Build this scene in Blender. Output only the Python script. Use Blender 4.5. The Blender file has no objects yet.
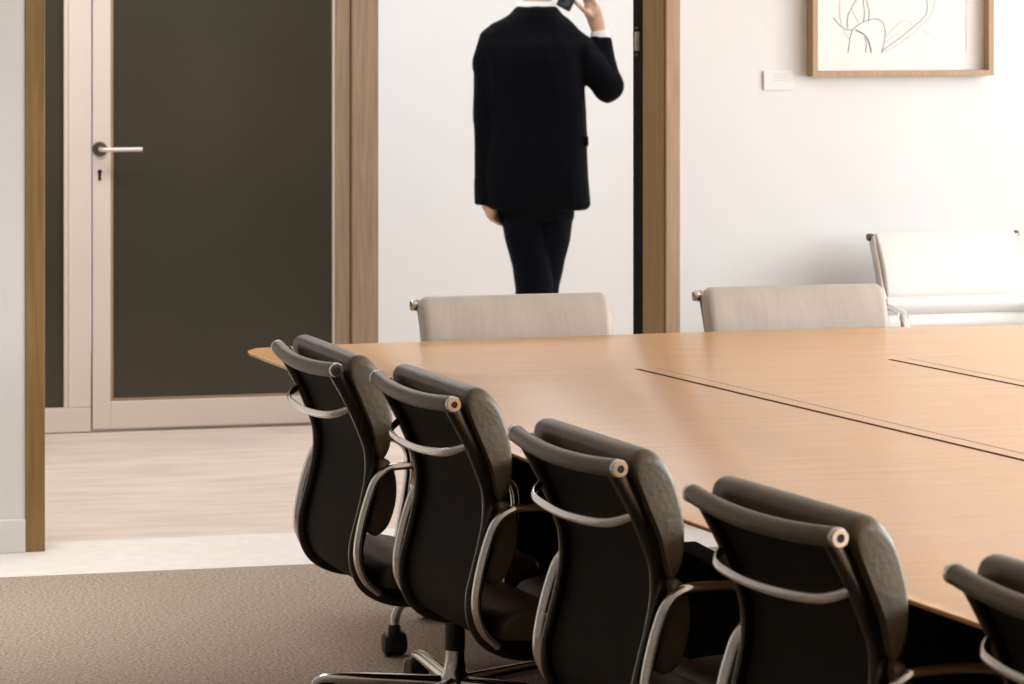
import bpy, bmesh, math, random
from mathutils import Vector, Matrix, noise
random.seed(4)
PI = math.pi
scene = bpy.context.scene
COL = scene.collection
R = math.radians

# ------------------------------------------------------------------ materials
def new_mat(name):
    m = bpy.data.materials.new(name); m.use_nodes = True
    nt = m.node_tree
    b = nt.nodes['Principled BSDF']
    return m, nt, b

def mat(name, col, rough=0.5, metal=0.0, spec=0.5, noise_scale=None, noise_amt=0.1, bump=0.0, bump_scale=None, coat=0.0, sheen=0.0, stretch=(1, 1, 1), detail=6):
    m, nt, b = new_mat(name)
    b.inputs['Base Color'].default_value = (*col, 1)
    b.inputs['Roughness'].default_value = rough
    b.inputs['Metallic'].default_value = metal
    b.inputs['Specular IOR Level'].default_value = spec
    b.inputs['Coat Weight'].default_value = coat
    b.inputs['Coat Roughness'].default_value = 0.15
    b.inputs['Sheen Weight'].default_value = sheen
    tc = nt.nodes.new('ShaderNodeTexCoord'); mp = nt.nodes.new('ShaderNodeMapping')
    mp.inputs['Scale'].default_value = stretch
    nt.links.new(tc.outputs['Object'], mp.inputs['Vector'])
    if noise_scale:
        n = nt.nodes.new('ShaderNodeTexNoise'); n.inputs['Scale'].default_value = noise_scale; n.inputs['Detail'].default_value = detail
        nt.links.new(mp.outputs['Vector'], n.inputs['Vector'])
        r = nt.nodes.new('ShaderNodeValToRGB')
        r.color_ramp.elements[0].position = 0.3; r.color_ramp.elements[1].position = 0.7
        r.color_ramp.elements[0].color = (*[c * (1 - noise_amt) for c in col], 1)
        r.color_ramp.elements[1].color = (*[min(1, c * (1 + noise_amt)) for c in col], 1)
        nt.links.new(n.outputs['Fac'], r.inputs['Fac']); nt.links.new(r.outputs['Color'], b.inputs['Base Color'])
    if bump:
        n2 = nt.nodes.new('ShaderNodeTexNoise'); n2.inputs['Scale'].default_value = bump_scale or 50; n2.inputs['Detail'].default_value = 5
        nt.links.new(mp.outputs['Vector'], n2.inputs['Vector'])
        bp = nt.nodes.new('ShaderNodeBump'); bp.inputs['Strength'].default_value = bump; bp.inputs['Distance'].default_value = 0.01
        nt.links.new(n2.outputs['Fac'], bp.inputs['Height']); nt.links.new(bp.outputs['Normal'], b.inputs['Normal'])
    return m

def wood(name, c1, c2, stretch, rough=0.45, scale=4.0, coat=0.0, spec=0.5):
    m, nt, b = new_mat(name)
    tc = nt.nodes.new('ShaderNodeTexCoord'); mp = nt.nodes.new('ShaderNodeMapping')
    mp.inputs['Scale'].default_value = stretch
    nt.links.new(tc.outputs['Object'], mp.inputs['Vector'])
    n = nt.nodes.new('ShaderNodeTexNoise'); n.inputs['Scale'].default_value = scale; n.inputs['Detail'].default_value = 8; n.inputs['Distortion'].default_value = 0.6
    nt.links.new(mp.outputs['Vector'], n.inputs['Vector'])
    r = nt.nodes.new('ShaderNodeValToRGB')
    r.color_ramp.elements[0].position = 0.32; r.color_ramp.elements[1].position = 0.68
    r.color_ramp.elements[0].color = (*c1, 1); r.color_ramp.elements[1].color = (*c2, 1)
    nt.links.new(n.outputs['Fac'], r.inputs['Fac']); nt.links.new(r.outputs['Color'], b.inputs['Base Color'])
    b.inputs['Roughness'].default_value = rough; b.inputs['Coat Weight'].default_value = coat; b.inputs['Coat Roughness'].default_value = 0.25
    b.inputs['Specular IOR Level'].default_value = spec
    return m

M = {}
M['wall'] = mat('white_paint', (0.82, 0.81, 0.80), 0.7, noise_scale=3, noise_amt=0.01)
M['dim_wall'] = mat('dim_unseen_wall', (0.30, 0.27, 0.24), 0.6)  # invented dark finish for unseen walls, cuts fill light on the chair backs
M['ceiling'] = mat('ceiling_paint', (0.78, 0.77, 0.75), 0.8)
M['carpet'] = mat('brown_carpet', (0.395, 0.318, 0.252), 0.95, spec=0.1, noise_scale=120, noise_amt=0.5, bump=0.22, bump_scale=420, detail=3)
M['hall_carpet'] = mat('beige_carpet', (0.74, 0.62, 0.54), 0.95, spec=0.1, noise_scale=5, noise_amt=0.10, bump=0.3, bump_scale=260, stretch=(0.5, 2, 1))
M['stone'] = mat('pale_stone', (0.84, 0.79, 0.75), 0.6, noise_scale=18, noise_amt=0.05)
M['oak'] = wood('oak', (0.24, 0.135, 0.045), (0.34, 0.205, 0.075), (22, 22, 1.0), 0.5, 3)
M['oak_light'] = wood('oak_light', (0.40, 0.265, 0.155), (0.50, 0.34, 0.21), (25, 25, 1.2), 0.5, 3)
M['jamb'] = wood('door_jamb_wood', (0.32, 0.225, 0.15), (0.42, 0.30, 0.205), (25, 25, 1.2), 0.5, 3)
M['table'] = wood('pearwood_veneer', (0.72, 0.355, 0.100), (0.80, 0.425, 0.140), (1.2, 16, 10), 0.34, 2.2, coat=0.45)
M['lacquer'] = mat('beige_lacquer', (0.79, 0.685, 0.61), 0.45)
M['glass'] = mat('smoked_glass', (0.050, 0.045, 0.030), 0.22, spec=0.5, noise_scale=1.2, noise_amt=0.10)
M['black'] = mat('black_paint', (0.004, 0.003, 0.003), 0.9, spec=0.1)
M['dark_gap'] = mat('dark_groove', (0.035, 0.018, 0.008), 0.8, spec=0.1)
M['seam'] = mat('veneer_seam', (0.36, 0.19, 0.09), 0.6)
M['leather'] = mat('shade_darkened_leather', (0.118, 0.090, 0.052), 0.38, spec=0.5, noise_scale=14, noise_amt=0.12, bump=0.12, bump_scale=90)  # same leather as the taupe chairs, with the near row's shade in its colour
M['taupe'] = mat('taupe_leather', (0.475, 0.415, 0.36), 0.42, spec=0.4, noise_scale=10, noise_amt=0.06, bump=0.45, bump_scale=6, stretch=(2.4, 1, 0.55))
M['sling'] = mat('dark_sling_fabric', (0.015, 0.010, 0.005), 0.8, spec=0.2, bump=0.1, bump_scale=300)
M['cream'] = mat('cream_leather', (0.80, 0.77, 0.73), 0.5, bump=0.06, bump_scale=60)
M['chrome'] = mat('polished_aluminium', (0.80, 0.77, 0.72), 0.16, metal=1.0)
M['rail'] = mat('dark_anodised_aluminium', (0.11, 0.10, 0.082), 0.24, metal=1.0)
M['plastic'] = mat('black_plastic', (0.012, 0.012, 0.012), 0.4)
M['steel'] = mat('brushed_steel', (0.55, 0.50, 0.44), 0.3, metal=1.0)
M['brass_dark'] = mat('tarnished_rosette', (0.16, 0.13, 0.10), 0.35, metal=1.0)
M['handle'] = mat('satin_handle', (0.82, 0.76, 0.68), 0.4, metal=0.6)
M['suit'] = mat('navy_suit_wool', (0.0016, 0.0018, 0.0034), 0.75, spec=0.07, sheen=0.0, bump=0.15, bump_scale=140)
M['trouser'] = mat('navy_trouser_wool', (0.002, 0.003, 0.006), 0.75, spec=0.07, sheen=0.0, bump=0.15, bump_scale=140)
M['skin'] = mat('skin', (0.60, 0.36, 0.25), 0.5, noise_scale=20, noise_amt=0.05)
M['hair'] = mat('dark_brown_hair', (0.020, 0.012, 0.008), 0.55, noise_scale=60, noise_amt=0.4, stretch=(6, 6, 1))
M['shirt'] = mat('white_shirt_cotton', (0.85, 0.84, 0.83), 0.7)
M['paper'] = mat('drawing_paper', (0.86, 0.84, 0.81), 0.8)
M['ink'] = mat('pencil_ink', (0.14, 0.125, 0.11), 0.8)
M['ink_faint'] = mat('faint_pencil', (0.42, 0.39, 0.36), 0.8)
M['print'] = mat('faint_grey_print', (0.62, 0.60, 0.58), 0.8)
M['screen'] = mat('phone_glass', (0.03, 0.045, 0.055), 0.12, spec=0.8)
M['frame_white'] = mat('window_frame_white', (0.8, 0.8, 0.8), 0.4)

# ------------------------------------------------------------------ mesh helpers
def link(name, me, parent=None):
    o = bpy.data.objects.new(name, me); COL.objects.link(o)
    if parent is not None: o.parent = parent
    return o

def obj(name, bm, m, parent=None, smooth=True, loc=None):
    bmesh.ops.recalc_face_normals(bm, faces=bm.faces)
    me = bpy.data.meshes.new(name)
    bm.to_mesh(me); bm.free()
    for x in (m if isinstance(m, (list, tuple)) else [m]): me.materials.append(x)
    if smooth:
        for p in me.polygons: p.use_smooth = True
        me.set_sharp_from_angle(angle=R(42))
    o = link(name, me, parent)
    if loc: o.location = loc
    return o

def box(bm, x0, x1, y0, y1, z0, z1, bev=0.0, mi=0):
    t = bmesh.new()
    bmesh.ops.create_cube(t, size=1)
    bmesh.ops.scale(t, vec=(x1 - x0, y1 - y0, z1 - z0), verts=t.verts)
    bmesh.ops.translate(t, vec=((x0 + x1) / 2, (y0 + y1) / 2, (z0 + z1) / 2), verts=t.verts)
    if bev: bmesh.ops.bevel(t, geom=t.edges[:], offset=bev, segments=2, affect='EDGES', profile=0.5)
    for f in t.faces: f.material_index = mi
    merge(bm, t)

def merge(bm, t):
    vm = {}
    for v in t.verts: vm[v] = bm.verts.new(v.co)
    for f in t.faces:
        try:
            nf = bm.faces.new([vm[v] for v in f.verts]); nf.material_index = f.material_index
        except ValueError: pass
    t.free()

def catmull(pts, n=6, closed=False):
    pts = [Vector(p) for p in pts]; out = []
    N = len(pts)
    for i in range(N if closed else N - 1):
        if closed: p0, p1, p2, p3 = pts[i - 1], pts[i], pts[(i + 1) % N], pts[(i + 2) % N]
        else: p0, p1, p2, p3 = pts[max(i - 1, 0)], pts[i], pts[i + 1], pts[min(i + 2, N - 1)]
        for k in range(n):
            t = k / n
            out.append(0.5 * ((2 * p1) + (p2 - p0) * t + (2 * p0 - 5 * p1 + 4 * p2 - p3) * t * t + (3 * p1 - p0 - 3 * p2 + p3) * t ** 3))
    if not closed: out.append(pts[-1].copy())
    return out

def loft(bm, rings, cap=True, closed=True, mi=0):
    vr = [[bm.verts.new(p) for p in r] for r in rings]
    n = len(rings[0])
    for a, b in zip(vr, vr[1:]):
        for i in range(n if closed else n - 1):
            j = (i + 1) % n
            f = bm.faces.new((a[i], a[j], b[j], b[i])); f.material_index = mi
    if cap:
        for r in (vr[0][::-1], vr[-1]):
            f = bm.faces.new(r); f.material_index = mi
    return vr

def sweep(bm, path, shape, up=Vector((1, 0, 0)), mi=0, scales=None):
    """shape: list of (a, b): a along `up`-ish side axis, b along the in-plane normal."""
    path = [Vector(p) for p in path]; rings = []
    for i, p in enumerate(path):
        t = (path[min(i + 1, len(path) - 1)] - path[max(i - 1, 0)]).normalized()
        s = (up - t * up.dot(t)).normalized(); nrm = t.cross(s)
        k = scales[i] if scales else 1
        rings.append([p + s * (a * k) + nrm * (b * k) for a, b in shape])
    loft(bm, rings, mi=mi)

def circ(r, n=12, ry=None):
    return [(r * math.cos(2 * PI * i / n), (ry or r) * math.sin(2 * PI * i / n)) for i in range(n)]

def rrect(w, d, r, k=3):
    out = []
    for cx, cy, a0 in ((w / 2 - r, d / 2 - r, 0), (-w / 2 + r, d / 2 - r, 90), (-w / 2 + r, -d / 2 + r, 180), (w / 2 - r, -d / 2 + r, 270)):
        for i in range(k + 1):
            a = R(a0 + 90 * i / k); out.append((cx + r * math.cos(a), cy + r * math.sin(a)))
    return out

def tube(bm, path, r, n=10, mi=0):
    path = [Vector(p) for p in path]
    d = (path[-1] - path[0])
    up = Vector((0, 0, 1)) if abs(d.normalized().z) < 0.9 else Vector((1, 0, 0))
    rs = r if isinstance(r, (list, tuple)) else None
    sweep(bm, path, circ(1 if rs else r, n), up=up, mi=mi, scales=rs)

def lathe(bm, prof, n=24, mi=0, axis='Z', off=(0, 0, 0)):
    rings = []
    for r, z in prof:
        ring = []
        for i in range(n):
            a = 2 * PI * i / n
            p = (r * math.cos(a), r * math.sin(a), z)
            if axis == 'X': p = (z, r * math.cos(a), r * math.sin(a))
            if axis == 'Y': p = (r * math.cos(a), z, r * math.sin(a))
            ring.append(Vector(p) + Vector(off))
        rings.append(ring)
    loft(bm, rings, mi=mi)

def capsule(bm, a, b, ra, rb, n=14):
    a, b = Vector(a), Vector(b); d = (b - a); L = d.length
    q = d.to_track_quat('Z', 'Y'); rings = []
    for k in range(1, 6):
        t = -PI / 2 + k * PI / 12
        rings.append((ra * math.cos(t), ra * math.sin(t)))
    for k in range(0, 6):
        t = k * PI / 12
        rings.append((rb * math.cos(t), L + rb * math.sin(t)))
    loft(bm, [[a + q @ Vector((r * math.cos(2 * PI * i / n), r * math.sin(2 * PI * i / n), z)) for i in range(n)] for r, z in rings])

def ellipsoid(bm, c, r, n=20, rot=None):
    t = bmesh.new(); bmesh.ops.create_uvsphere(t, u_segments=n, v_segments=n // 2, radius=1)
    bmesh.ops.scale(t, vec=r, verts=t.verts)
    if rot: bmesh.ops.rotate(t, matrix=rot, verts=t.verts)
    bmesh.ops.translate(t, vec=c, verts=t.verts); merge(bm, t)

def empty(name, loc, rz=0):
    o = bpy.data.objects.new(name, None); COL.objects.link(o)
    o.location = loc; o.rotation_euler = (0, 0, rz); o.empty_display_size = 0.1
    return o

def tag(o, label, cat, group=None):
    o['label'] = label; o['category'] = cat
    if group: o['group'] = group
    return o

def struct(name, bm, m, smooth=False):
    o = obj(name, bm, m, None, smooth); o['kind'] = 'structure'
    return o

def remeshed(name, bm, m, voxel, parent, smooth_it=6, wrinkle=0.0, wscale=10):
    bmesh.ops.recalc_face_normals(bm, faces=bm.faces)
    me = bpy.data.meshes.new(name + '_raw'); bm.to_mesh(me); bm.free()
    o = link(name, me)
    r = o.modifiers.new('r', 'REMESH'); r.mode = 'VOXEL'; r.voxel_size = voxel
    s = o.modifiers.new('s', 'SMOOTH'); s.iterations = smooth_it; s.factor = 0.5
    dg = bpy.context.evaluated_depsgraph_get(); dg.update()
    me2 = bpy.data.meshes.new_from_object(o.evaluated_get(dg))
    o.modifiers.clear(); o.data = me2; bpy.data.meshes.remove(me); me2.name = name
    if wrinkle:
        for v in me2.vertices:
            c = v.co
            k = noise.noise(Vector((c.x * wscale, c.y * wscale, c.z * wscale * 0.45)))
            k = (1 - abs(k) * 2) * 0.5
            v.co = c + v.normal * (k * wrinkle)
    me2.materials.clear(); me2.materials.append(m)
    for p in me2.polygons: p.use_smooth = True
    o.parent = parent
    return o

# ------------------------------------------------------------------ room shell
WY = 10.44                                  # plane of the wall with the wide opening
OX0, OX1 = 1.263, 3.192                     # the opening
CEIL = 2.75
bm = bmesh.new(); box(bm, -3.2, 6.1, -2.2, 10.02, -0.1, 0); struct('floor', bm, M['carpet'])
bm = bmesh.new(); box(bm, -3.2, 9.0, 10.60, 16.0, -0.1, 0); struct('floor.001', bm, M['hall_carpet'])
bm = bmesh.new(); box(bm, -3.2, 6.1, 10.02, 10.60, -0.1, 0.001); struct('floor.002', bm, M['stone'])
bm = bmesh.new(); box(bm, -3.2, 9.0, -2.2, 16.0, CEIL, CEIL + 0.1); struct('ceiling', bm, M['ceiling'])
bm = bmesh.new()
box(bm, -3.2, 1.204, WY, WY + 0.22, 0, CEIL)
box(bm, 3.241, 9.0, WY, WY + 0.22, 0, CEIL)
box(bm, 1.204, 3.241, WY, WY + 0.22, 2.36, CEIL)
struct('wall_back', bm, M['wall'])
bm = bmesh.new(); box(bm, -3.3, -3.2, -2.2, 16.0, 0, CEIL); struct('wall_left', bm, M['dim_wall'])
bm = bmesh.new(); box(bm, -3.2, 9.0, -2.3, -2.2, 0, CEIL); struct('wall_front', bm, M['dim_wall'])
# window wall of the meeting room with three openings
WIN = [(0.2, 2.9), (3.4, 6.1), (6.6, 9.5)]
bm = bmesh.new()
box(bm, 6.0, 6.15, -2.2, 10.44, 0, 0.95); box(bm, 6.0, 6.15, -2.2, 10.44, 2.55, CEIL)
ys = [-2.2] + [v for w in WIN for v in w] + [10.44]
for a, b in zip(ys[0::2], ys[1::2]): box(bm, 6.0, 6.15, a, b, 0.95, 2.55)
struct('wall_right', bm, M['wall'])
for i, (a, b) in enumerate(WIN):
    bm = bmesh.new()
    for y0, y1, z0, z1 in ((a, a + .06, .95, 2.55), (b - .06, b, .95, 2.55), (a + .06, b - .06, .95, 1.01), (a + .06, b - .06, 2.49, 2.55), ((a + b) / 2 - .03, (a + b) / 2 + .03, 1.01, 2.49)):
        box(bm, 6.03, 6.10, y0, y1, z0, z1)
    struct('window_%d' % (i + 1), bm, M['frame_white'])
# hall beyond: right end, far wall, left return behind the glazed screen
bm = bmesh.new(); box(bm, 2.2, 9.0, 15.3, 15.4, 0, CEIL); struct('wall_hall', bm, M['wall'])
bm = bmesh.new(); box(bm, 9.0, 9.1, -2.2, 16.0, 0, CEIL); struct('wall_hall_end', bm, M['wall'])
# baseboards
bm = bmesh.new(); box(bm, -3.2, 1.204, WY - .014, WY, 0.001, 0.10, .003); struct('baseboard_left', bm, M['wall'])
bm = bmesh.new(); box(bm, 3.241, 6.0, WY - .014, WY, 0.001, 0.10, .003); struct('baseboard_right', bm, M['wall'])

# oak casings of the wide opening
bm = bmesh.new(); box(bm, 1.204, OX0, WY - .004, WY + .24, 0.001, 2.36, .002); struct('trim_1', bm, M['oak'])
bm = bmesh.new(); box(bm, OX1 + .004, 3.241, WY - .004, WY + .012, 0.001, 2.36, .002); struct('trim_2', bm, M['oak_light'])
bm = bmesh.new(); box(bm, OX1, 3.241, WY + .012, WY + .24, 0.001, 2.36, .001); struct('trim_7', bm, M['oak'])  # reveal of the same wood, its shade put in as darker oak
bm = bmesh.new(); box(bm, 1.204, 3.241, WY - .004, WY + .24, 2.30, 2.36, .002); struct('trim_3', bm, M['oak'])

def edge_strip():
    # black rebate behind the right casing, with its metal strike plate
    bm = bmesh.new(); box(bm, OX1 - .001, 3.241, WY + .24, WY + .345, 0.001, 2.36)
    s = struct('trim_4', bm, M['black'])
    bm = bmesh.new(); box(bm, OX1 - .005, OX1 - .001, WY + .27, WY + .315, 1.475, 1.535, .001)
    lathe(bm, [(.004, -.008), (.004, 0)], 10, axis='X', off=(OX1, WY + .292, 1.548))
    lathe(bm, [(.004, -.008), (.004, 0)], 10, axis='X', off=(OX1, WY + .292, 1.462))
    obj('strike_plate', bm, M['steel'], s)
    bm = bmesh.new(); box(bm, OX1 - .003, OX1 - .001, WY + .285, WY + .291, 1.56, 1.62)
    obj('bolt_slot', bm, M['rail'], s)
edge_strip()

# ------------------------------------------------------------------ glazed screen with door in the hall
DY = 13.10
SX = dict(post_l=1.57, mull0=1.663, mull1=1.757, seam1=1.768, glass0=1.832, glass1=2.662)
def glazed():
    b0 = 0.003
    # fixed side light
    bm = bmesh.new()
    box(bm, 0.2, 1.757, DY, DY + .06, b0, .095, .004)
    box(bm, 1.672, 1.757, DY, DY + .06, .095, 2.3, .004)
    box(bm, 0.2, 0.28, DY, DY + .06, .095, 2.3, .004)
    box(bm, 0.2, 1.757, DY, DY + .06, 2.3, 2.38, .004)
    w = struct('window_4', bm, M['lacquer'])
    bm = bmesh.new(); box(bm, 0.28, 1.672, DY + .025, DY + .037, .095, 2.3); obj('glass_pane', bm, M['glass'], w, False)
    bm = bmesh.new(); box(bm, 1.657, 1.672, DY + .005, DY + .025, .095, 2.3, .002); obj('glazing_bead', bm, M['lacquer'], w, False)
    # the door leaf
    bm = bmesh.new()
    box(bm, 1.764, 1.832, DY, DY + .05, .012, 2.3, .003)
    box(bm, 2.682, 2.71, DY, DY + .05, .012, 2.3, .003)
    box(bm, 1.832, 2.682, DY, DY + .05, .012, .115, .003)
    box(bm, 1.832, 2.682, DY, DY + .05, 2.2, 2.3, .003)
    d = struct('door_1', bm, M['lacquer'])
    bm = bmesh.new(); box(bm, 1.832, 2.682, DY + .02, DY + .032, .115, 2.2); obj('glass_pane', bm, M['glass'], d, False)
    bm = bmesh.new()
    for x0, x1, z0, z1 in ((1.832, 1.842, .115, 2.2), (1.842, 2.652, .115, .125)):
        box(bm, x0, x1, DY + .006, DY + .02, z0, z1)
    obj('glazing_bead', bm, M['jamb'], d, False)
    hz = 1.063; hx = 1.790
    bm = bmesh.new(); lathe(bm, [(.001, -.012), (.026, -.012), (.028, -.006), (.028, 0)], 24, axis='Y', off=(hx, DY, hz))
    h = obj('door_handle', bm, M['brass_dark'], d)
    bm = bmesh.new()
    tube(bm, catmull([(hx, DY - .01, hz), (hx, DY - .042, hz), (hx + .012, DY - .056, hz), (hx + .05, DY - .058, hz), (hx + .152, DY - .058, hz)], 5), .0085, 10)
    obj('lever', bm, M['handle'], h)
    bm = bmesh.new(); lathe(bm, [(.0085, -.003), (.0085, 0)], 14, axis='Y', off=(hx, DY, hz - .085))
    box(bm, hx - .0055, hx + .0055, DY - .003, DY, hz - .118, hz - .085)
    obj('keyhole', bm, M['plastic'], d)
    # wooden jamb stepped to the end of the screen
    bm = bmesh.new()
    box(bm, 2.690, 2.744, DY - .02, DY + .12, b0, 2.38, .002)
    box(bm, 2.749, 2.85, DY - .045, DY + .12, b0, 2.38, .002)
    struct('trim_5', bm, M['jamb'])
    bm = bmesh.new(); box(bm, 2.742, 2.749, DY + .0, DY + .12, b0, 2.38); struct('trim_6', bm, M['oak'])
    bm = bmesh.new(); box(bm, 0.2, 2.85, DY, DY + .12, 2.38, CEIL); box(bm, -3.2, 0.2, DY, DY + .12, 0, CEIL)
    struct('wall_screen', bm, M['wall'])
    # dark room behind the smoked glass
    bm = bmesh.new(); box(bm, 2.76, 2.85, DY + .12, 15.3, 0, CEIL); struct('wall_store', bm, M['wall'])
glazed()

# ------------------------------------------------------------------ conference table
def table():
    t = tag(empty('conference_table', (2.95, 5.6, 0)), 'large pale wooden boat-shaped conference table with inlaid dark cable gaps', 'table')
    outl = [(2.24, 1.75), (2.255, 2.6), (2.225, 3.4), (2.145, 4.3), (2.02, 5.227), (1.915, 6.116), (1.842, 6.941), (1.768, 7.79), (1.68, 8.697), (1.642, 9.12),
            (1.649, 9.18), (1.68, 9.232), (1.80, 9.256), (2.121, 9.282), (2.68, 9.325), (3.2, 9.338), (3.6, 9.328), (3.903, 9.29), (4.22, 9.235), (4.27, 9.19), (4.30, 9.1), (4.42, 7.8), (4.56, 6.0), (4.60, 4.0), (4.55, 2.6), (4.46, 1.75), (4.40, 1.68), (2.26, 1.68)]
    outl = [Vector((x - 2.95, y - 5.6, 0)) for x, y in outl]
    c = Vector((0, 0, 0))
    def ring(inset, z):
        return [Vector((p.x * (1 - inset / 1.3), p.y * (1 - inset / 3.6), z)) for p in outl]
    bm = bmesh.new()
    loft(bm, [ring(.11, .683), ring(.004, .7115), ring(.001, .7125), ring(0, .714), ring(0, .7185), ring(.002, .72)])
    obj('tabletop', bm, M['table'], t)
    def strip(name, a, b, w, m, z=.7205, off=0):
        a, b = Vector((a[0] - 2.95, a[1] - 5.6, 0)), Vector((b[0] - 2.95, b[1] - 5.6, 0))
        d = (b - a).normalized(); n = Vector((-d.y, d.x, 0))
        bm = bmesh.new(); z0 = .7195
        q = [a + n * (off - w / 2), b + n * (off - w / 2), b + n * (off + w / 2), a + n * (off + w / 2)]
        loft(bm, [[p + Vector((0, 0, z0)) for p in q], [p + Vector((0, 0, z)) for p in q]])
        obj(name, bm, m, t, False)
    g1a, g1b = (2.525, 8.499), (3.48, 2.70)
    g2a, g2b = (3.223, 8.544), (4.18, 2.75)
    strip('cable_gap', g1a, g1b, .013, M['dark_gap']); strip('cable_gap', g2a, g2b, .013, M['dark_gap'])
    strip('veneer_seam', g1a, g1b, .003, M['seam'], .7203, .055); strip('veneer_seam', g2a, g2b, .003, M['seam'], .7203, .055)
    for y0, xa, xb in ((8.55, 2.03, 2.62), (8.55, 3.3, 3.97), (3.55, 2.75, 3.3), (3.55, 3.7, 4.3)):
        bm = bmesh.new(); box(bm, xa - 2.95, xb - 2.95, y0 - .05 - 5.6, y0 + .05 - 5.6, .128, .69, .008); leg = obj('pedestal', bm, M['black'], t)
        bm = bmesh.new(); s_ = 1 if xa > 2.95 else -1
        x_in, x_out = (xb, xa - .105) if s_ < 0 else (xa, xb + .10)
        q = [(x_in, .140), (x_out + .06 * -s_, .140), (x_out + .022 * -s_, .130), (x_out + .004 * -s_, .10), (x_out, .055)]
        tube(bm, catmull([(x - 2.95, y0 + .08 - 5.6, z) for x, z in q], 5), .0125, 12); ft = obj('foot_tube', bm, M['chrome'], leg)
        bm = bmesh.new()
        lathe(bm, [(.006, -.030), (.024, -.029), (.030, -.022), (.031, -.012), (.029, 0), (.031, .012), (.030, .022), (.024, .029), (.006, .030)], 20, axis='X', off=(x_out - 2.95, y0 + .08 - 5.6, .031))
        lathe(bm, [(.020, .05), (.016, .075), (.010, .08)], 14, off=(x_out - 2.95, y0 + .08 - 5.6, 0))
        obj('castor', bm, M['plastic'], leg)
    bm = bmesh.new(); box(bm, 2.62 - 2.95, 2.68 - 2.95, 3.7 - 5.6, 8.05 - 5.6, .272, .69, .004); obj('shade_panel', bm, M['black'], t)  # black sheet added to stand for the deep shade under the table
    bm = bmesh.new(); box(bm, 2.61 - 2.95, 2.69 - 2.95, 5.05 - 5.6, 8.52 - 5.6, .01, .275, .006); obj('shade_block', bm, M['black'], t)  # low black block added to darken the lit floor under the table
table()

# ------------------------------------------------------------------ soft pad chairs
RAIL = [(0.006, .838), (.028, .80), (.052, .755), (.076, .70), (.091, .655), (.093, .60), (.082, .54), (.066, .48), (.056, .435), (.059, .39), (.082, .348), (.128, .322), (.190, .312), (.30, .315), (.43, .328), (.50, .330), (.525, .318)]
RAILC = [(0, y, z) for y, z in RAIL]
CY = .36                                    # the column stands this far in front of the top roll
HALF = .252

def pad(bm, poly, half, cy, cz, e0=.72, rnd=.045, puff=0.0):
    pts = catmull([(0, y, z) for y, z in poly], 4, closed=True)
    us = []
    for i in range(7): us.append(-half + rnd * (1 - math.cos(PI / 2 * i / 6)))
    for i in range(1, 8): us.append(-half + rnd + (2 * half - 2 * rnd) * i / 8)
    for i in range(7): us.append(half - rnd * (1 - math.cos(PI / 2 * (6 - i) / 6)))
    rings = []
    for u in us:
        d = half - abs(u)
        q = 1.0 if d >= rnd else math.sqrt(max(0, 1 - ((rnd - d) / rnd) ** 2))
        s = 0.80 + 0.20 * q
        k = s * (1 + puff * (1 - (u / half) ** 2))
        rings.append([Vector((u, cy + (p.y - cy) * k, cz + (p.z - cz) * (0.8 + 0.2 * q))) for p in pts])
    loft(bm, rings)

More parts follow.
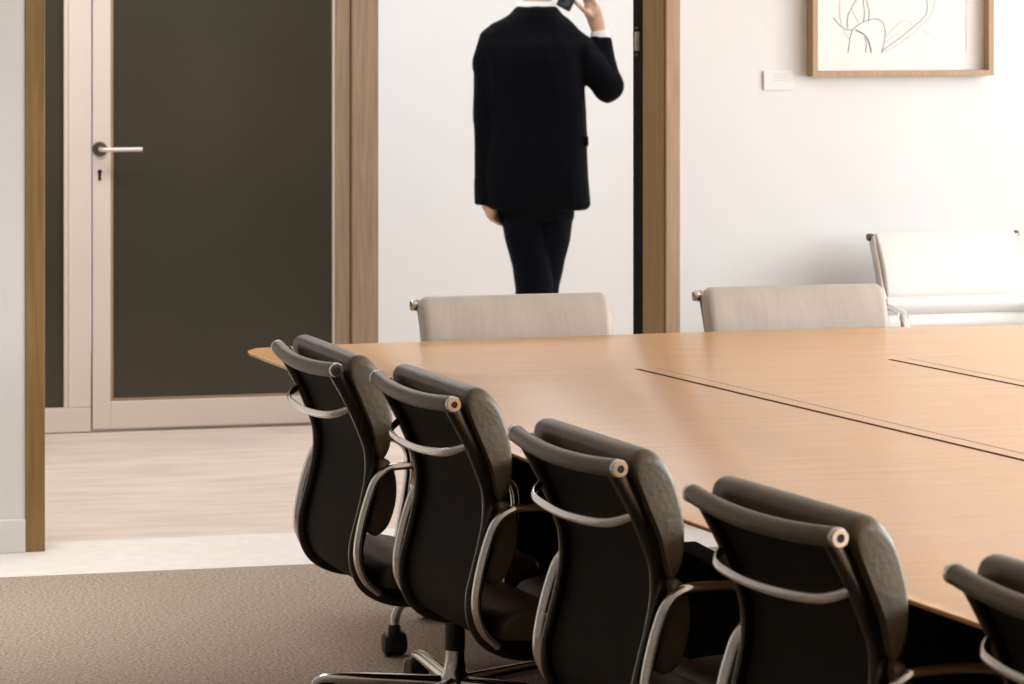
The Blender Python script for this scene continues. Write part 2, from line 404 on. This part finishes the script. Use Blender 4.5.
def make_chair(name, leather, dz=0.0, ribbed=False, rail='rail', HALF=.222, arm_up=0.0, over=.030):
    """local frame: column axis at the origin, +y forward, floor at z = 0; top roll at y = -CY."""
    t = empty(name, (0, 0, 0))
    O = Vector((0, -CY, dz)); ROLL = HALF if ribbed else HALF + over
    def sh(pts): return [Vector(p) + O for p in pts]
    path = catmull(RAILC, 5)
    for s in (-1, 1):
        bm = bmesh.new(); sweep(bm, sh([p + Vector((s * HALF, 0, 0)) for p in path]), rrect(.014, .034, .004, 2)); obj('side_rail', bm, M[rail], t)
    # sling stretched between the rails
    bm = bmesh.new(); rings = []
    body = [p for p in path if p.y < .5]
    for p in body[2:]:
        ring = []
        for i in range(9):
            u = -1 + 2 * i / 8; ring.append(p + O + Vector((u * (HALF - .007), .003, 0)))
        for i in range(8, -1, -1):
            u = -1 + 2 * i / 8; ring.append(p + O + Vector((u * (HALF - .007), .007, .003)))
        rings.append(ring)
    loft(bm, rings); obj('sling', bm, M['cream'] if ribbed else M['sling'], t)
    # top roll, bowed a little, with metal end caps
    rr = .012 if ribbed else .0168
    bm = bmesh.new()
    tube(bm, sh([(x, -.016 * (1 - (x / ROLL) ** 2), .842 - .010 * (1 - (x / ROLL) ** 2)) for x in [(ROLL - .002) * (i / 8 - 1) for i in range(17)]]), rr, 16)
    obj('top_roll', bm, leather, t)
    for s in (-1, 1):
        bm = bmesh.new(); off = Vector((s * (ROLL - .002), 0, .842)) + O
        lathe(bm, [(rr * .9, 0), (rr * .98, s * .004), (rr * .98, s * .013), (rr * .85, s * .016), (rr * .42, s * .016), (rr * .34, s * .012)], 20, axis='X', off=off)
        c = obj('end_cap', bm, M['chrome'] if not ribbed else M['rail'], t)
        bm = bmesh.new(); lathe(bm, [(rr * .35, s * .012), (rr * .33, s * .0145), (.001, s * .0145)], 14, axis='X', off=off); obj('cap_plug', bm, M['plastic'], c)
    # bowed spreader bar behind the back
    bm = bmesh.new(); w = HALF
    sp = catmull([(-w, .054, .756), (-w + .006, .030, .744), (-w + .04, .008, .733), (-.11, -.002, .727), (0, -.006, .724), (.11, -.002, .727), (w - .04, .008, .733), (w - .006, .030, .744), (w, .054, .756)], 4)
    sweep(bm, sh(sp), circ(.0085, 10, .0055), up=Vector((0, 0, 1))); obj('spreader_bar', bm, M['chrome'], t)
    # pads
    if ribbed:
        secs = [([(.018, .842), (.092, .672)], .032), ([(.095, .668), (.098, .612)], .026), ([(.098, .608), (.089, .55)], .026), ([(.088, .545), (.069, .475)], .026)]
        for (a, b), th in secs:
            poly = [(a[0] - .006, a[1]), (b[0] - .004, b[1]), (b[0] + th * .55, b[1] + .004), ((a[0] + b[0]) / 2 + th, (a[1] + b[1]) / 2), (a[0] + th * .55, a[1] - .004)]
            bm = bmesh.new(); pts_half = HALF - .003
            pad(bm, [(y, z + dz) for y, z in poly], pts_half, sum(a) * 0 + a[0], (a[1] + b[1]) / 2 + dz, rnd=.010)
            bmesh.ops.translate(bm, vec=(0, -CY, 0), verts=bm.verts); obj('back_pad', bm, leather, t)
    else:
        for k, (poly, cy, cz) in enumerate([
            ([(.026, .842), (.052, .775), (.082, .705), (.096, .648), (.108, .635), (.124, .66), (.130, .715), (.121, .775), (.100, .832), (.068, .868), (.036, .868)], .068, .75),
            ([(.100, .632), (.103, .585), (.092, .525), (.078, .478), (.092, .462), (.120, .485), (.138, .54), (.138, .595), (.122, .632)], .10, .55)]):
            bm = bmesh.new(); pad(bm, [(y, z + dz) for y, z in poly], ROLL + .002, cy, cz + dz, rnd=.022)
            bmesh.ops.translate(bm, vec=(0, -CY + .006, 0), verts=bm.verts); obj('back_pad', bm, leather, t)
    for y0, y1 in ((.115, .290), (.296, .505)):
        poly = [(y0, .345), (y0 + .015, .337), ((y0 + y1) / 2, .334), (y1 - .015, .337), (y1, .352), (y1 - .012, .385), ((y0 + y1) / 2, .40), (y0 + .015, .387)]
        bm = bmesh.new(); pad(bm, [(y, z + dz) for y, z in poly], HALF - .010, (y0 + y1) / 2, .34 + dz)
        bmesh.ops.translate(bm, vec=(0, -CY, 0), verts=bm.verts); obj('seat_pad', bm, leather, t)
    # loop arms
    for s in (-1, 1):
        bm = bmesh.new(); x = s * (HALF + (.02 if ribbed else .04))
        q = arm_up
        pts = catmull([(x - s * .028, .102, .335), (x - s * .01, .069, .365), (x, .050, .405), (x, .048, .445), (x, .058, .50), (x, .074, .555), (x, .090, .592), (x, .114, .614 + q), (x, .15, .621 + q), (x, .25, .618 + q), (x, .305, .602 + q), (x, .325, .56), (x, .318, .48), (x - s * .008, .30, .40), (x - s * .03, .285, .335)], 5)
        sweep(bm, sh(pts), circ(.0155, 12, .0085)); a = obj('armrest', bm, M['chrome'], t)
        for q in ([(s * (HALF + .004), .070, .49), (x, .057, .49)], [(s * (HALF + .004), .064, .41), (x, .050, .41)]):
            bm = bmesh.new(); tube(bm, sh(q), .005, 8); obj('arm_mount', bm, M['chrome'], a)
    # cross stretcher and tilt mechanism under the seat, column
    bm = bmesh.new()
    tube(bm, sh([(-HALF, .22, .318), (-.12, .27, .30), (.12, .27, .30), (HALF, .22, .318)]), .010, 8)
    tube(bm, sh([(-HALF, .48, .326), (-.12, .42, .30), (.12, .42, .30), (HALF, .48, .326)]), .010, 8)
    box(bm, -.075, .075, -.10, .09, .262 + dz, .308 + dz, .012); obj('tilt_mechanism', bm, M['plastic'], t)
    bm = bmesh.new(); lathe(bm, [(.024, .14), (.024, .27 + dz)], 20); obj('column', bm, M['plastic'], t)
    bm = bmesh.new(); lathe(bm, [(.019, .035), (.036, .045), (.038, .070), (.028, .090), (.0235, .115), (.0225, .150), (.012, .153)], 24); obj('hub', bm, M['chrome'], t)
    # five star legs, each with its castor
    leg_me = cas_me = whe_me = None
    for k in range(5):
        if leg_me is None:
            bm = bmesh.new()
            pl = catmull([(0, .02, .062), (0, .10, .066), (0, .20, .070), (0, .27, .072), (0, .305, .070), (0, .322, .062), (0, .325, .052)], 4)
            n = len(pl); rings = []
            for i, p in enumerate(pl):
                f = i / (n - 1); w_ = .023 - .009 * min(1, f * 1.2); h_ = .017 - .005 * f
                d = (pl[min(i + 1, n - 1)] - pl[max(i - 1, 0)]).normalized(); nn = Vector((0, -d.z, d.y))
                rings.append([p + Vector((a * w_, 0, 0)) + nn * (b * h_) for a, b in circ(1, 14)])
            loft(bm, rings); l = obj('leg', bm, M['chrome'], t); leg_me = l.data
            bm = bmesh.new()
            for s in (-1, 1):
                lathe(bm, [(.012, s * .006), (.026, s * .006), (.0275, s * .010), (.0275, s * .018), (.024, s * .023), (.008, s * .024)], 20, axis='X', off=(0, .317, .0275))
            ws = obj('castor', bm, M['plastic'], l); cas_me = ws.data
            bm = bmesh.new()
            rings = []
            for i in range(9):
                a = R(-20 + 200 * i / 8); y_, z_ = .317 + .030 * math.cos(a), .027 + .030 * math.sin(a)
                rings.append([Vector((u, y_ + math.cos(a) * v, z_ + math.sin(a) * v)) for u, v in ((-.024, -.003), (.024, -.003), (.021, .003), (-.021, .003))])
            loft(bm, rings); lathe(bm, [(.007, .05), (.007, .060)], 10, off=(0, .325, 0)); hd = obj('castor_hood', bm, M['plastic'], l); whe_me = hd.data
        else:
            l = link('leg', leg_me, t); link('castor', cas_me, l); link('castor_hood', whe_me, l)
        l.rotation_euler = (0, 0, 2 * PI * k / 5)
    return t

def copy_thing(o):
    r = o.copy(); COL.objects.link(r)
    for ch in o.children:
        c = ch.copy(); COL.objects.link(c); c.parent = r
        for g in ch.children:
            d = g.copy(); COL.objects.link(d); d.parent = c
    return r

def place(t, bar, face_deg, base_deg, label, group=None):
    """bar: middle of the top roll on the floor plan; face_deg: heading of the seat."""
    f = Vector((math.cos(R(face_deg)), math.sin(R(face_deg))))
    t.location = (bar[0] + f.x * CY, bar[1] + f.y * CY, 0); t.rotation_euler = (0, 0, R(face_deg - 90))
    k = 0
    for c in t.children:
        if c.name.startswith('leg'):
            c.rotation_euler = (0, 0, R(base_deg + 72 * k - (face_deg - 90))); k += 1
    tag(t, label, 'chair', group)

G1 = 'dark office chairs along the long side of the table'
near = [((1.562, 7.936), 4, 75.5, 'shade-darkened leather office chair at the far corner of the table, furthest along its row'),
        ((1.662, 7.262), 5.5, 60, 'shade-darkened leather office chair second from the table corner, behind the corner chair'),
        ((1.726, 6.278), 6.5, 75, 'shade-darkened leather office chair third from the table corner, middle of the row of five'),
        ((1.833, 5.451), 9, 50, 'shade-darkened leather office chair with full back visible, nearest but one in the row'),
        ((1.960, 4.585), 7.5, 80, 'shade-darkened leather office chair nearest of the row, only its top left corner in view')]
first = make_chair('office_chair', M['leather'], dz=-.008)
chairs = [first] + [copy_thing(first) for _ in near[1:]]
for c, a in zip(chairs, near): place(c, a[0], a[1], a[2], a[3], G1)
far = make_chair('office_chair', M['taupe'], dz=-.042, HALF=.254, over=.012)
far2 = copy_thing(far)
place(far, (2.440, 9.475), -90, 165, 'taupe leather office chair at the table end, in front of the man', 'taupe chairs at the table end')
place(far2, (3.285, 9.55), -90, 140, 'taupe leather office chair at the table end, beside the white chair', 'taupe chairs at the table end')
white = make_chair('visitor_chair', M['cream'], dz=.063, ribbed=True, rail='steel', HALF=.240, arm_up=.022)
place(white, (4.030, 10.22), -88, 150, 'white leather chair with ribbed back standing against the wall below the picture')

# ------------------------------------------------------------------ framed drawing and its caption card
def picture():
    x0, x1, yf = 3.660, 4.268, WY - .055
    z0, z1 = 1.398, 2.18
    w = .017
    t = tag(empty('framed_drawing', ((x0 + x1) / 2, WY, z0)), 'line drawing on white paper in a pale wooden box frame on the wall', 'picture')
    ox = (x0 + x1) / 2; hw = (x1 - x0) / 2; h = z1 - z0
    bm = bmesh.new()
    box(bm, -hw, hw, -.055, -.002, 0, w, .001); box(bm, -hw, hw, -.055, -.002, h - w, h, .001)
    box(bm, -hw, -hw + w, -.055, -.002, w, h - w, .001); box(bm, hw - w, hw, -.055, -.002, w, h - w, .001)
    obj('frame', bm, M['oak_light'], t, False)
    bm = bmesh.new(); box(bm, -hw + w, hw - w, -.012, -.004, w, h - w); pp = obj('paper', bm, M['paper'], t, False)
    S = [([(150, 70), (175, 100), (205, 125), (235, 128)], 1), ([(180, -30), (180, 60), (190, 105)], 0), ([(215, 120), (215, 70), (232, 30), (255, -10), (300, -60)], 1),
         ([(232, 30), (250, 70), (265, 95)], 0), ([(235, 128), (270, 100), (330, 78), (370, 95), (382, 140), (375, 200), (365, 230)], 1),
         ([(275, -90), (284, 0), (290, 50), (285, 90)], 1), ([(290, -110), (300, 0), (310, 40), (308, 90)], 1), ([(250, 128), (290, 150), (310, 185), (320, 232)], 2),
         ([(290, 160), (298, 190), (295, 230)], 1), ([(235, 130), (225, 170), (217, 230)], 1), ([(195, 130), (215, 160), (228, 165)], 0),
         ([(365, 225), (440, 170), (520, 105), (560, 65), (570, 20), (560, -60), (600, -160)], 1), ([(365, 232), (430, 200), (520, 130), (585, 60), (602, 0), (610, -90)], 0),
         ([(385, 160), (430, 110), (465, 85), (500, 100)], 0), ([(540, 125), (585, 150)], 0), ([(390, 180), (430, 150), (445, 155)], 0), ([(470, 170), (500, 160)], 0)]
    bm = bmesh.new(); bf = bmesh.new()
    for pts, k in S:
        p3 = catmull([(-hw + (x - 42) / 4.57 * .00345, -.0125, .235 - y / 4.57 * .0032) for x, y in pts], 6)
        p3 = [p for p in p3 if p.z < h - .06]
        if len(p3) > 1: sweep(bm if k else bf, p3, circ((.0007, .0010, .0017)[k], 6), up=Vector((0, 1, 0)))
    tube(bf, [(hw - .078, -.0125, .07), (hw - .078, -.0125, .68)], .0006, 6)
    obj('ink_lines', bm, M['ink'], pp); obj('pencil_lines', bf, M['ink_faint'], pp)
    c = empty('caption_card', (3.562, WY, 1.356)); tag(c, 'small white caption card fixed on the wall left of the picture', 'card')
    bm = bmesh.new(); box(bm, -.048, .048, -.008, .002, 0, .060, .001); cc = obj('card', bm, M['paper'], c, False)
    bm = bmesh.new()
    for a, b, z in ((-.018, .035, .048), (-.018, .030, .040), (-.018, .026, .030)): box(bm, a, b, -.0084, -.0078, z - .0008, z + .0008)
    obj('printed_lines', bm, M['print'], cc, False)
picture()

# ------------------------------------------------------------------ the man on the phone
YAW = R(14.5)
def man():
    # local frame: +x to the man's right, +y away the way he walks, z up
    mx, my = 4.278, 13.30
    mx, my = 3.592, 13.49
    t = tag(empty('person', (mx, my, 0), -YAW), 'person in a dark navy suit walking away with a phone at the ear', 'person')
    # ---- body
    bm = bmesh.new()
    C = lambda a, b, ra, rb: capsule(bm, a, b, ra, rb)
    C((-.01, .0, .90), (-.015, 0, 1.10), .125, .12); C((-.015, 0, 1.10), (-.02, .0, 1.33), .12, .135)
    C((-.14, .0, 1.42), (.11, 0, 1.42), .07, .07); C((-.01, .005, 1.42), (-.005, .02, 1.62), .06, .052)
    hx, hy, hz = .022, .055, 1.722
    ellipsoid(bm, (hx, hy - .01, hz + .02), (.076, .098, .105)); ellipsoid(bm, (hx, hy + .03, hz - .05), (.060, .075, .075))
    ellipsoid(bm, (hx + .01, hy + .10, hz - .02), (.012, .02, .026)); ellipsoid(bm, (hx + .01, hy + .085, hz - .062), (.024, .015, .008)); ellipsoid(bm, (hx + .01, hy + .07, hz - .10), (.025, .022, .02))
    for s in (-1, 1): ellipsoid(bm, (hx + s * .077, hy - .005, hz - .01), (.010, .020, .031)); ellipsoid(bm, (hx + .01 + s * .032, hy + .082, hz + .012), (.016, .014, .010))
    # left arm hanging
    C((-.175, 0, 1.43), (-.205, -.01, 1.14), .052, .043); C((-.205, -.01, 1.14), (-.200, .0, .87), .042, .028)
    C((-.200, .0, .87), (-.188, -.01, .80), .030, .034)
    ellipsoid(bm, (-.184, -.01, .785), (.026, .040, .045))
    fb = [(-.008, .028), (.0, .01), (.004, -.010), (.004, -.028)]
    for (dx, dy), L in zip([(0, .030), (0, .010), (0, -.010), (0, -.029)], (.062, .070, .064, .050)):
        a = Vector((-.180 + dy * .5, -.012 + dy, .762)); b = a + Vector((.014, .004, -L * .42)); c2 = b + Vector((.024, .0, -L * .22))
        C(a, b, .0088, .0082); C(b, c2, .0082, .0068)
    C((-.172, .022, .795), (-.152, .034, .765), .012, .0095); C((-.152, .034, .765), (-.140, .036, .742), .0095, .008)
    # right arm raised
    C((.135, 0, 1.43), (.287, .03, 1.268), .052, .045); C((.287, .03, 1.268), (.252, .06, 1.475), .044, .030)
    C((.252, .06, 1.475), (.235, .065, 1.535), .028, .034); ellipsoid(bm, (.224, .062, 1.568), (.036, .034, .052), rot=Matrix.Rotation(R(-18), 3, 'Y'))
    for dy, L in zip((-.032, -.011, .011, .031), (.052, .066, .070, .062)):
        a = Vector((.214 - dy * .55, .062 + dy * .8, 1.60)); b = a + Vector((-.014, 0, L * .62)); c2 = b + Vector((-.034, -dy * .3, L * .35))
        C(a, b, .0092, .0085); C(b, c2, .0085, .0070)
    C((.212, .025, 1.555), (.178, .015, 1.585), .013, .011); C((.178, .015, 1.585), (.148, .022, 1.612), .011, .0085)
    # legs
    C((-.07, 0, .92), (-.02, .02, .50), .085, .055); C((-.02, .02, .50), (-.035, -.10, .10), .052, .036); C((-.035, -.10, .09), (-.04, .02, .035), .036, .026)
    C((.07, 0, .92), (.02, .10, .50), .085, .055); C((.02, .10, .50), (.015, .16, .09), .052, .036); C((.015, .14, .07), (.012, .30, .03), .036, .026)
    b = remeshed('body', bm, M['skin'], .006, t, 4)
    for s in (-1, 1):
        bm = bmesh.new(); ellipsoid(bm, (hx + .01 + s * .030, hy + .085, hz + .012), (.011, .011, .009), 12); obj('eye', bm, M['paper'], t)
    # ---- hair
    bm = bmesh.new(); ellipsoid(bm, (hx, hy - .018, hz + .035), (.083, .100, .105)); ellipsoid(bm, (hx, hy - .045, hz - .015), (.072, .068, .075))
    remeshed('hair', bm, M['hair'], .007, t, 3, .003, 60)
    # ---- shirt: collar standing above the jacket and a cuff at each wrist
    def ring(cx, cy, cz, rx, ry, tx=0, n=24): return [Vector((cx + rx * math.cos(2 * PI * i / n), cy + ry * math.sin(2 * PI * i / n), cz + tx * math.cos(2 * PI * i / n))) for i in range(n)]
    bm = bmesh.new()
    loft(bm, [ring(-.006, .012, 1.545, .088, .082), ring(-.004, .014, 1.585, .078, .074), ring(-.002, .018, 1.612, .072, .068), ring(-.002, .018, 1.612, .066, .062), ring(-.006, .012, 1.55, .070, .066)])
    obj('shirt_collar', bm, M['shirt'], t)
    for a, c, r in (((.256, .057, 1.45), (.249, .061, 1.490), .037), ((-.200, .0, .87), (-.198, -.002, .806), .036)):
        bm = bmesh.new(); tube(bm, [a, c], r, 18); obj('shirt_cuff', bm, M['shirt'], t)
    # ---- jacket
    bm = bmesh.new()
    def sring(z, cx, hw, hd, cy=0, n=28, e=2.4):
        out = []
        for i in range(n):
            a = 2 * PI * i / n; c_, s_ = math.cos(a), math.sin(a)
            out.append(Vector((cx + hw * abs(c_) ** (2 / e) * (1 if c_ > 0 else -1), cy + hd * abs(s_) ** (2 / e) * (1 if s_ > 0 else -1), z)))
        return out
    loft(bm, [sring(.785, .008, .196, .135), sring(.80, .006, .206, .14), sring(.90, .0, .205, .145), sring(1.02, -.004, .202, .14), sring(1.15, -.002, .196, .135), sring(1.28, -.012, .198, .14),
              sring(1.38, -.018, .200, .135), sring(1.44, -.020, .214, .12), sring(1.485, -.022, .204, .10), sring(1.522, -.014, .160, .09), sring(1.556, -.006, .106, .085), sring(1.588, -.002, .078, .074)])
    cap = lambda a, b_, ra, rb: capsule(bm, a, b_, ra, rb, 18)
    cap((-.165, 0, 1.440), (-.185, -.005, 1.36), .074, .072); cap((-.185, -.005, 1.36), (-.196, -.01, 1.14), .066, .060); cap((-.196, -.01, 1.14), (-.196, .01, .87), .059, .050)
    loft(bm, [ring(-.199, .012, .90, .050, .055), ring(-.200, -.004, .800, .049, .052)])
    cap((.110, 0, 1.450), (.165, .005, 1.405), .078, .074); cap((.165, .005, 1.405), (.275, .03, 1.285), .072, .064)
    cap((.275, .03, 1.285), (.280, .03, 1.272), .066, .066); cap((.280, .03, 1.275), (.262, .05, 1.40), .062, .044)
    loft(bm, [ring(.266, .047, 1.36, .050, .050), ring(.256, .057, 1.468, .041, .041, -.005)])
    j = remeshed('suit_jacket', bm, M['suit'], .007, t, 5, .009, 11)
    bm = bmesh.new(); box(bm, .172, .204, -.07, .05, 1.035, 1.075, .006); obj('pocket_flap', bm, M['suit'], j)
    # ---- trousers
    bm = bmesh.new()
    def leg(pts):
        loft(bm, [ring(x, y, z, rx, ry) for x, y, z, rx, ry in pts])
    leg([(-.02, .0, .92, .165, .115), (-.005, .0, .80, .155, .12), (.0, .01, .74, .148, .115)])
    leg([(-.06, .0, .80, .090, .105), (-.045, .01, .66, .083, .095), (-.018, .02, .54, .076, .085), (-.012, .01, .46, .074, .08), (-.028, -.04, .30, .072, .075), (-.038, -.085, .10, .072, .075), (-.04, -.09, .045, .07, .08)])
    leg([(.06, .02, .80, .090, .105), (.050, .05, .66, .082, .095), (.030, .09, .54, .074, .085), (.018, .10, .46, .072, .08), (.012, .13, .30, .070, .075), (.01, .155, .10, .07, .075), (.01, .16, .045, .07, .08)])
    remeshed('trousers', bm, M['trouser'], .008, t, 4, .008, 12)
    for x, y, r_ in ((-.04, -.02, 0), (.012, .22, 0)):
        bm = bmesh.new()
        rings = []
        for yy, w_, h_ in ((-.10, .028, .06), (-.085, .036, .075), (-.03, .040, .085), (.03, .044, .07), (.09, .046, .05), (.14, .036, .04), (.162, .016, .028)):
            rings.append([Vector((x + w_ * math.cos(2 * PI * i / 14), y + yy, max(.001, h_ * .5 + h_ * .5 * math.sin(2 * PI * i / 14)))) for i in range(14)])
        loft(bm, rings); obj('shoe', bm, M['plastic'], t)
    # ---- the phone he holds
    p = empty('mobile_phone', (mx, my, 0), -YAW); tag(p, 'black mobile phone held in the raised hand at the ear', 'phone')
    mt = Matrix.Translation((.134, .020, 1.650)) @ Matrix.Rotation(R(20), 4, 'Y') @ Matrix.Rotation(R(55), 4, 'Z') @ Matrix.Rotation(R(6), 4, 'X')
    bm = bmesh.new(); box(bm, -.006, .006, -.036, .036, -.075, .075, .005); bm.transform(mt); obj('phone_body', bm, M['plastic'], p)
    bm = bmesh.new(); box(bm, -.0075, -.0058, -.031, .031, -.066, .066, .0006); bm.transform(mt); obj('screen', bm, M['screen'], p)
man()

# ------------------------------------------------------------------ light
def area(name, loc, rot, sx, sy, power, col, spread=PI):
    l = bpy.data.lights.new(name, 'AREA'); l.shape = 'RECTANGLE'; l.size = sx; l.size_y = sy; l.energy = power; l.color = col
    o = bpy.data.objects.new(name, l); COL.objects.link(o); o.location = loc; o.rotation_euler = rot; l.spread = spread
    return o
for i, (a, b) in enumerate(WIN):
    area('window_daylight', (6.3, (a + b) / 2, 1.8), (0, R(90), 0), 1.9, b - a, (150, 170, 158)[i], (0.945, 0.975, 1.0))
area('added_fill_light', (0.3, 9.45, 2.72), (0, 0, 0), 2.2, 0.8, 17, (1.0, 0.98, 0.96), R(75))  # extra lamp, added to brighten the left wall, stone strip and carpet
area('hall_ceiling_light', (1.5, 11.9, 2.7), (0, 0, 0), 2.6, 0.6, 42, (1.0, 0.98, 0.96))
area('hall_ceiling_light', (4.2, 13.6, 2.7), (0, 0, 0), 3.0, 1.6, 46, (0.955, 0.98, 1.0))
area('hall_daylight', (8.8, 13.0, 1.5), (0, R(90), 0), 2.2, 3.5, 60, (0.955, 0.98, 1.0))
w = bpy.data.worlds.new('World'); scene.world = w; w.use_nodes = True
w.node_tree.nodes['Background'].inputs['Color'].default_value = (0.95, 0.97, 1.0, 1)
w.node_tree.nodes['Background'].inputs['Strength'].default_value = 1.0

# ------------------------------------------------------------------ camera
cam = bpy.data.cameras.new('camera'); co = bpy.data.objects.new('camera', cam); COL.objects.link(co)
co.location = (0, 0, 1.72); co.rotation_euler = (R(90), 0, -YAW)
cam.sensor_width = 36; cam.lens = 3500 / 1024 * 36; cam.shift_y = -(342 + 26) / 1024
cam.clip_start = 0.1; cam.clip_end = 100
cam.dof.use_dof = True; cam.dof.focus_distance = 8.2; cam.dof.aperture_fstop = 10
scene.camera = co
vs = scene.view_settings
scene.display_settings.display_device = 'sRGB'
vs.view_transform = 'Standard'; vs.look = 'None'; vs.gamma = 1; vs.use_curve_mapping = False; vs.exposure = 0.12
